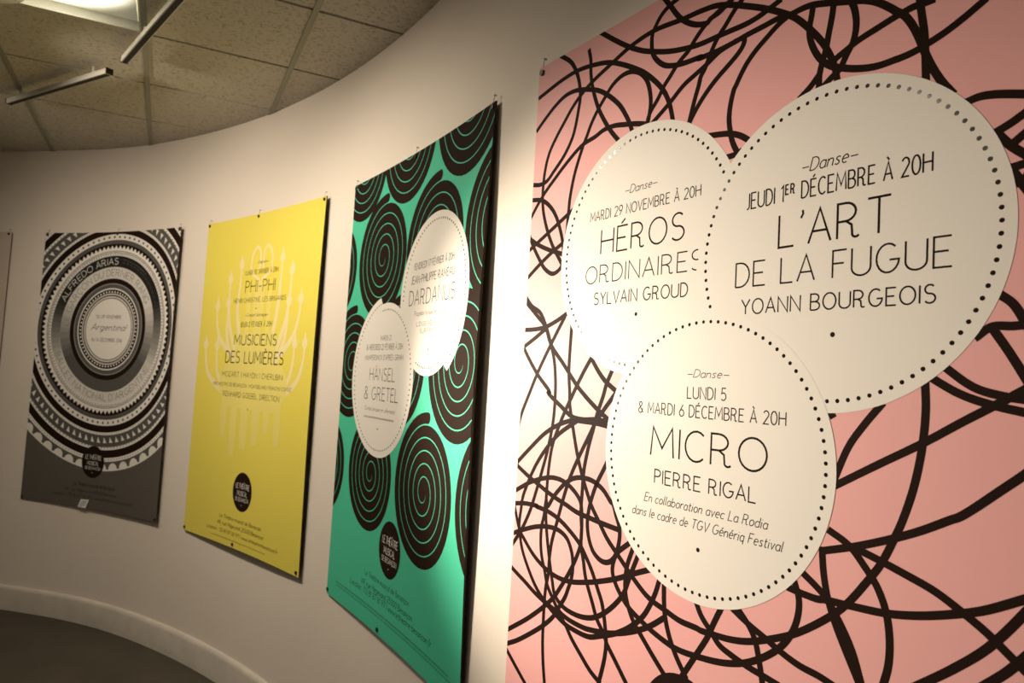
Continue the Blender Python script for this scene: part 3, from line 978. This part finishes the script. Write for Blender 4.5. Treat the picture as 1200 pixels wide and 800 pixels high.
# ------------------------------------------------------------------ posters
def sheet_mesh(sh, face_mat, parent, thick=0.0035, right_extra=0.0, nu=60, nv=44):
    vs, fs, fm = [], [], []
    for side in (0, 1):
        for j in range(nv + 1):
            for i in range(nu + 1):
                u, v = sh.W * i / nu, sh.H * j / nv
                b = thick + right_extra * (0.35 + 0.65 * sin(pi * v / sh.H)) * max(0.0, (u / sh.W - 0.9) / 0.1) ** 2
                vs.append(sh.at(u, v, -b if side else 0.0))
    n1 = (nu + 1) * (nv + 1)

    def id_(i, j, s):
        return s * n1 + j * (nu + 1) + i
    for j in range(nv):
        for i in range(nu):
            fs.append((id_(i, j, 0), id_(i, j + 1, 0), id_(i + 1, j + 1, 0), id_(i + 1, j, 0)))
            fm.append(0)
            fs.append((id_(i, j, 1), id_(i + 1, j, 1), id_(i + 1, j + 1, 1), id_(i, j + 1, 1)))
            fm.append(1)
    for i in range(nu):
        for j, fl in ((0, 0), (nv, 1)):
            q = (id_(i, j, 0), id_(i + 1, j, 0), id_(i + 1, j, 1), id_(i, j, 1))
            fs.append(q[::-1] if fl else q)
            fm.append(0)
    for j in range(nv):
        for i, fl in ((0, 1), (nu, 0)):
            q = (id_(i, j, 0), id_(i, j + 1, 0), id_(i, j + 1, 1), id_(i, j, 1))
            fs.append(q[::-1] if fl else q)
            fm.append(1 if i == nu else 0)  # right rim takes the painted gap shade
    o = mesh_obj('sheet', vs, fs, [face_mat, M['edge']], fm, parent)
    for p in o.data.polygons:
        p.use_smooth = True
    o.data.set_sharp_from_angle(angle=radians(40))
    return o


def pins(sh, root, spots):
    for (u, v) in spots:
        c = sh.at(u, v)
        nn = Vector((sh.n.x, sh.n.y, 0))
        bm = bmesh.new()
        add_cyl(bm, c - nn * 0.004, c + nn * 0.005, 0.0085, 0.0075, 14)
        o = bm_obj('pin', bm, [M['pin']], root, False)
        if v < 0.1:
            # bright wire hook above the pin
            bm = bmesh.new()
            a = sh.at(u + 0.003, 0.002)
            b = sh.at(u + 0.008, -0.019)
            add_cyl(bm, a + nn * 0.0015, b + nn * 0.0015, 0.0013, seg=8)
            add_cyl(bm, b - nn * 0.005, b + nn * 0.004, 0.0026, 0.0022, 10)
            bm_obj('hook', bm, [M['nail']], root)


def poster(key, face, label, thick=0.0035, right_extra=0.0):
    sh = SHEETS[key]
    root = empty('poster')
    tag(root, label, 'poster', 'posters hung along the curved wall')
    sheet_mesh(sh, face, root, thick, right_extra)
    return sh, root


def logo(sh, root, c, layer):
    p = Print(sh, layer)
    p.disc(c, 0.1, 0, 56, 3)
    d = p.build('logo_disc', [M['ink']], root)
    p = Print(sh, layer + 1)
    write_line(p, 'LE THÉÂTRE', c[0] - .070, c[0] + .072, c[1] - .016, .026, 'b')
    write_line(p, 'MUSICAL', c[0] - .052, c[0] + .052, c[1] + .020, .024, 'b')
    write_line(p, 'DE BESANÇON', c[0] - .066, c[0] + .070, c[1] + .048, .018, 'b')
    p.dot((c[0], c[1] + .068), .0025)
    p.build('logo_lettering', [M['white']], d)
    return d


def bubble(sh, root, c, rad, layer, ndots, ring_r, dot_r, lines, stops=(), hide=None, ring=None):
    p = Print(sh, layer)
    p.disc(c, rad, 0, 128, 6)
    b = p.build('text_bubble', [M['white']], root)
    p = Print(sh, layer + 1)
    for k in range(ndots):
        t = 2 * pi * k / ndots
        r = ring_r(t) if callable(ring_r) else ring_r
        q = (c[0] + r * cos(t), c[1] + r * sin(t))
        if hide and hide(q):
            continue
        p.dot(q, dot_r)
    p.build('dot_ring', [M['gloss']], b)
    p = Print(sh, layer + 1)
    for (txt, u0, u1, v, h, st) in lines:
        write_line(p, txt, u0, u1, v, h, st, keep=None if not hide else (lambda a, b2: not hide(a)))
    for q in stops:
        p.dot(q, 0.0042)
    p.build('lettering', [M['ink']], b)
    return b


# pink poster with scribbled loops
sh, root = poster('pink', M['pink'], 'large pink poster with black scribbled loops and three white circles, nearest the viewer')
p = Print(sh, 1)
for k, s in enumerate(SCRIBBLE):
    p.l = (1 + 0.02 * k) * sh.lay
    p.ribbon(smooth_line([(a / 1000, b / 1000) for a, b in s]), 0.0116)
p.build('scribble_loops', [M['ink']], root)
T = TEXT['pink']
BIG, MIC, HER = (0.8385, 0.579), (0.6001, 0.9408), (0.4067, 0.5288)
RD, RR = 0.2665, 0.2480


def near(c, r):
    return lambda q: hypot(q[0] - c[0], q[1] - c[1]) < r


bubble(sh, root, HER, RD, 3, 90, 0.2465, 0.0034, T[0:5], [(0.4075, 0.6677)],
       lambda q: near(BIG, RD + .002)(q) or near(MIC, RD + .002)(q))
bubble(sh, root, BIG, RD, 5, 90, RR, 0.0034, T[5:10], [(0.853, 0.7225)], near(MIC, RD + .002))
bubble(sh, root, MIC, RD, 7, 90, 0.249, 0.0034, T[10:17], [(0.6005, 1.111)])
logo(sh, root, (0.578, 1.444), 3)
pins(sh, root, [(0.014, 0.016), (0.61, 0.016), (1.206, 0.016), (0.014, 1.744), (0.61, 1.744), (1.206, 1.744)])


# green poster with black spirals
sh, root = poster('green', M['green'], 'green poster with black spirals and two white circles, left of the pink poster', 0.003, 0.005)


def spiral_pts(c, rend, turns, end, p):
    """Clockwise spiral (as seen), outer end at angle `end` (radians, sheet axes: u right, v down)."""
    out = []
    rend, p = rend * 0.995, p * 0.995
    n = int(turns * 48)
    for k in range(n + 1):
        t = turns * k / n
        r = p * t
        a = end - 2 * pi * (turns - t)
        out.append((c[0] + r * cos(a), c[1] + r * sin(a)))
    return out


SPIRALS = [((0.356, 0.360), .250), ((0.115, -0.060), .246), ((0.560, -0.065), .252), ((1.055, -0.070), .262),
           ((0.835, 0.375), .250), ((1.325, 0.370), .250), ((-0.135, 0.365), .236), ((0.100, 0.780), .238),
           ((1.109, 0.772), .258), ((0.374, 1.205), .228), ((0.872, 1.200), .254), ((-0.115, 1.215), .228),
           ((1.380, 1.195), .248), ((0.595, 0.775), .248)]
for k, (c, R) in enumerate(SPIRALS):
    pr = Print(sh, 1 + 0.1 * (k % 5))
    pitch = R / 5.95
    w = pitch * 0.995 - 0.0042
    pts_ = spiral_pts(c, R, 5.75, radians(-88), pitch)
    pr.ribbon(pts_, w, caps=True)
    pr.build('spiral', [M['ink']], root)


def grow(c, r0, r1, end):
    """Outline whose radius grows clockwise through one turn and steps at `end`."""
    def f(t):
        q = ((t - end) % (2 * pi)) / (2 * pi)
        return r0 + (r1 - r0) * q
    return f


T = TEXT['green']
UP, LO = (0.840, 0.548), (0.430, 0.833)
up_f = grow(UP, 0.268, 0.302, radians(58))
lo_f = grow(LO, 0.288, 0.318, radians(-100))
bubble(sh, root, UP, up_f, 3, 92, lambda t: up_f(t) - .026, 0.0036, T[0:6], [(0.842, 0.728)], near(LO, 0.312))
bubble(sh, root, LO, lo_f, 5, 92, lambda t: lo_f(t) - .026, 0.0036, T[6:13], [(0.418, 1.030)])
logo(sh, root, (0.610, 1.444), 3)
pr = Print(sh, 1)
for t_ in T[13:]:
    write_line(pr, *t_)
pr.build('lettering', [M['ink']], root)
pins(sh, root, [(0.014, 0.014), (0.61, 0.014), (1.206, 0.014), (0.010, 1.740), (0.545, 1.742), (1.206, 1.744)])


# yellow poster with the pale chandelier
sh, root = poster('yellow', M['yellow'], 'yellow poster with a pale chandelier behind black lettering, between grey and green posters', 0.004, 0.006)
pr = Print(sh, 1)
CH = 0.622            # axis of the chandelier


def arm(pr, tip, foot, mid, w=0.020):
    line = smooth_line([tip, (tip[0] + (mid[0] - tip[0]) * .12, tip[1] + (mid[1] - tip[1]) * .45), mid, foot], 10)
    pr.ribbon(line, lambda t: w * (0.6 + 1.3 * t))
    pr.disc((tip[0], tip[1] + .004), lambda t: 0.027, 0, 20, 2)
    pr.ribbon([(tip[0], tip[1] - .05), (tip[0], tip[1])], lambda t: 0.004 + .034 * t)


ARMS = [((0.409, .262), (0.47, .74), (0.400, .52)), ((0.837, .253), (0.77, .74), (0.822, .52)),
        ((0.298, .336), (0.42, .76), (0.318, .58)), ((0.945, .324), (0.82, .76), (0.915, .58)),
        ((0.178, .483), (0.40, .78), (0.225, .66)), ((1.055, .474), (0.84, .78), (1.000, .66)),
        ((0.083, .700), (0.34, .98), (0.135, .87)), ((1.129, .690), (0.88, .98), (1.080, .87)),
        ((0.295, .468), (0.44, .84), (0.312, .68)), ((0.937, .480), (0.80, .84), (0.915, .68)),
        ((0.209, .705), (0.40, .98), (0.238, .87)), ((1.028, .690), (0.84, .98), (0.990, .87))]
for t_, f_, m_ in ARMS:
    arm(pr, t_, f_, m_)
for sx in (-1, 1):
    loop = smooth_line([(CH + sx * .012, .36), (CH + sx * .10, .31), (CH + sx * .105, .23), (CH + sx * .055, .180), (CH + sx * .018, .215), (CH + sx * .02, .30)], 10)
    pr.ribbon(loop, 0.017)
pr.build('chandelier_print', [M['pale']], root)
pr = Print(sh, 2)
for (u0, u1, v0, v1) in ((CH - .055, CH + .055, .36, .64), (CH - .13, CH - .085, .42, .70), (CH + .085, CH + .13, .42, .70),
                         (CH - .22, CH + .22, .64, .86), (CH - .36, CH + .36, .80, 1.04), (CH - .21, CH - .14, .97, 1.30), (CH - .32, CH - .25, .97, 1.20), (CH + .25, CH + .32, .97, 1.20),
                         (CH - .10, CH - .02, .97, 1.25), (CH + .02, CH + .10, .97, 1.22), (CH + .14, CH + .20, .97, 1.15)):
    for r in range(10):
        va, vb = v0 + (v1 - v0) * r / 10, v0 + (v1 - v0) * (r + 1) / 10
        ha = (u1 - u0) / 2 * (0.62 + 0.38 * sin(pi * (r / 10 * .75 + .15)))
        hb = (u1 - u0) / 2 * (0.62 + 0.38 * sin(pi * ((r + 1) / 10 * .75 + .15)))
        um, nc = (u0 + u1) / 2, max(1, int((u1 - u0) / 0.035))
        for q in range(nc):
            e0, e1 = -1 + 2 * q / nc, -1 + 2 * (q + 1) / nc
            pr.poly([(um + ha * e0, va), (um + ha * e1, va), (um + hb * e1, vb), (um + hb * e0, vb)])
    pr.l += 0.05 * sh.lay
tag(pr.build('chandelier_body_print', [M['pale_thin']], root), 'pale translucent body of the printed chandelier')
pr = Print(sh, 4)
for t_ in TEXT['yellow']:
    write_line(pr, *t_)
pr.dot((0.598, 0.510), .004)
pr.dot((0.592, 1.040), .004)
pr.build('lettering', [M['ink']], root)
logo(sh, root, (0.605, 1.465), 3)
pins(sh, root, [(0.014, 0.014), (0.55, 0.014), (1.204, 0.014), (0.010, 1.742), (0.545, 1.742), (1.196, 1.742)])


# grey poster with ornamental rings
sh, root = poster('grey', M['grey'], 'dark grey poster with black and white ornamental rings, left of the yellow poster', 0.0035, 0.003)
C0 = (0.609, 0.627)
ST = (C0[0], 1.05)                 # the rings are a little wider than high
mats = [M['ink'], M['white'], M['dk'], M['md']]
pr = Print(sh, 1)
pr.stretch = ST
K, WH, DK, MD = 0, 1, 2, 3
for r0, r1, mm in ((0, .194, WH), (.194, .203, MD), (.203, .209, WH), (.209, .216, DK), (.216, .222, MD), (.222, .228, WH),
                   (.228, .250, K), (.250, .255, DK), (.255, .263, WH), (.263, .286, DK), (.286, .294, MD), (.294, .325, K),
                   (.472, .490, WH), (.490, .494, K), (.494, .500, WH), (.500, .504, K), (.504, .519, WH), (.519, .549, K),
                   (.549, .575, DK), (.575, .613, WH), (.613, .655, K), (.655, .671, WH), (.671, .738, DK), (.738, .746, DK), (.746, .764, WH),
                   (.764, .812, K), (.812, .836, WH), (.836, .892, DK)):
    if r0 == 0:
        pr.disc(C0, r1, mm, 96, 4)
    else:
        pr.ring(C0, r0, r1, mm, 160)
pr.build('ring_print', mats, root)


def tone(top, bottom, power=1.0):
    def f(q):
        a = q * 2 * pi                       # 0 = right, quarter = down
        s = (0.5 + 0.5 * sin(a))             # 1 at the bottom
        s = min(1, max(0, (s - .28) / .50))
        return int(round((top + (bottom - top) * s) * 2))
    return f


pr = Print(sh, 1)
pr.stretch = ST
pr.ring(C0, .325, .400, tone(7, 2), 160)
pr.ring(C0, .400, .472, tone(0, 7), 160)
pr.build('graded_band_print', GREYS, root)
# rows of dots, teeth and scallops
pr = Print(sh, 2)
pr.stretch = ST
for r, n, size, mm in ((.239, 62, .0062, WH), (.481, 150, .0042, K), (.594, 84, .0085, DK), (.663, 190, .003, K), (.751, 170, .0042, K), (.824, 210, .0036, K), (.222, 110, .0022, K)):
    for k in range(n):
        t = 2 * pi * (k + .5) / n
        pr.dot((C0[0] + r * cos(t), C0[1] + r * sin(t)), size, mm, 8)


def wedge(r0, r1, n, wid, mm, lean=0.0):
    for k in range(n):
        t = 2 * pi * k / n
        da = wid * pi / n
        pr.poly([(C0[0] + r0 * cos(t - da), C0[1] + r0 * sin(t - da)), (C0[0] + r0 * cos(t + da), C0[1] + r0 * sin(t + da)),
                 (C0[0] + r1 * cos(t + lean * da), C0[1] + r1 * sin(t + lean * da))], mm)


wedge(.518, .540, 96, 0.95, WH)
wedge(.720, .684, 84, 0.55, WH, .6)
n = 58
for k in range(n):
    t = 2 * pi * k / n
    ux, uy = cos(t), sin(t)
    q = (C0[0] + .886 * ux, C0[1] + .886 * uy)
    pr.poly([(q[0] - .038 * cos(a) * -uy - .040 * sin(a) * ux, q[1] - .038 * cos(a) * ux - .040 * sin(a) * uy) for a in [pi * h / 12 for h in range(13)]], WH)
pr.build('ornament_print', mats, root)
pr = Print(sh, 3)
pr.stretch = ST
pr.ring(C0, .884, .894, WH, 160)
pr.build('ring_edge_print', mats, root)
pr = Print(sh, 3)
pr.stretch = ST
write_arc(pr, 'ALFREDO ARIAS', C0, .416, .040, -66, 4, 1)
write_arc(pr, 'LE GARÇON DU DERNIER RANG', C0, .342, .042, -88, 62, 2)
write_arc(pr, "BALLET NATIONAL D'ARGENTINE", C0, .456, .040, 248, 122, 2, inward=True)
for r in (.428, .446):
    write_arc(pr, '~~~~~~~~~~~~~', C0, r, .010, 9, 68 if r < .44 else 40, 3)
pr.stretch = None
for t_ in TEXT['grey'][:3]:
    write_line(pr, *t_, 0)
pr.build('ring_lettering', [M['ink'], M['white'], M['md'], GREYS[8]], root)
pr = Print(sh, 2)
for t_ in TEXT['grey'][3:]:
    write_line(pr, *t_, 0)
pr.build('lettering', [M['ink']], root)
logo(sh, root, (0.577, 1.471), 4)
pins(sh, root, [(0.014, 0.014), (0.61, 0.014), (1.206, 0.014), (0.012, 1.744), (0.525, 1.744), (1.206, 1.744)])

# white paper tag stuck on the lower edge of the grey poster
ts = empty('paper_tag')
q = [(0.506, 1.711), (0.577, 1.7075), (0.553, 1.762), (0.482, 1.762)]
vs = [sh.at(u, v, 0.0060) for u, v in q] + [sh.at(u, v, 0.0052) for u, v in q]
mesh_obj('tag_sheet', vs, [(0, 3, 2, 1), (4, 5, 6, 7), (0, 1, 5, 4), (1, 2, 6, 5), (2, 3, 7, 6), (3, 0, 4, 7)], [M['tagp']], None, ts)
pr = Print(sh, 26)
for a in (0.2, 0.36, 0.52, 0.68, 0.84):
    l = (q[0][0] + (q[3][0] - q[0][0]) * a, q[0][1] + (q[3][1] - q[0][1]) * a)
    r = (q[1][0] + (q[2][0] - q[1][0]) * a, q[1][1] + (q[2][1] - q[1][1]) * a)
    pr.ribbon([(l[0] + (r[0] - l[0]) * .16, l[1] + (r[1] - l[1]) * .16), (l[0] + (r[0] - l[0]) * (.84 if a < .7 else .5), l[1] + (r[1] - l[1]) * (.84 if a < .7 else .5))], 0.005)
tag(pr.build('tag_lines', [M['tagi']], ts), 'faint grey printed lines')
tag(ts, 'small white paper tag on the bottom edge of the dark grey poster', 'tag')

# pale poster at the left edge of the view, only its right rim in the picture
e = Vector((-3.414, 4.789))
best = min(range(len(WPTS)), key=lambda i: (WPTS[i] - e).length)
far = min(range(best, len(WPTS)), key=lambda i: abs((WPTS[i] - WPTS[best]).length - 1.22))
dd = (WPTS[best] - WPTS[far]).normalized()
nn = Vector((dd.y, -dd.x))
if nn.dot(WN[best]) < 0:
    nn = -nn
o0 = e + nn * 0.018 - dd * 1.22
SHEETS['beige'] = Sheet(o0, dd, nn, 1.22, 0.012, 0.0)
sh, root = poster('beige', M['beige'], 'pale beige poster cut off by the left edge of the photo', 0.003)
pins(sh, root, [(0.014, 0.014), (0.61, 0.014), (1.196, 0.012), (0.014, 1.744), (0.61, 1.744), (1.206, 1.744)])
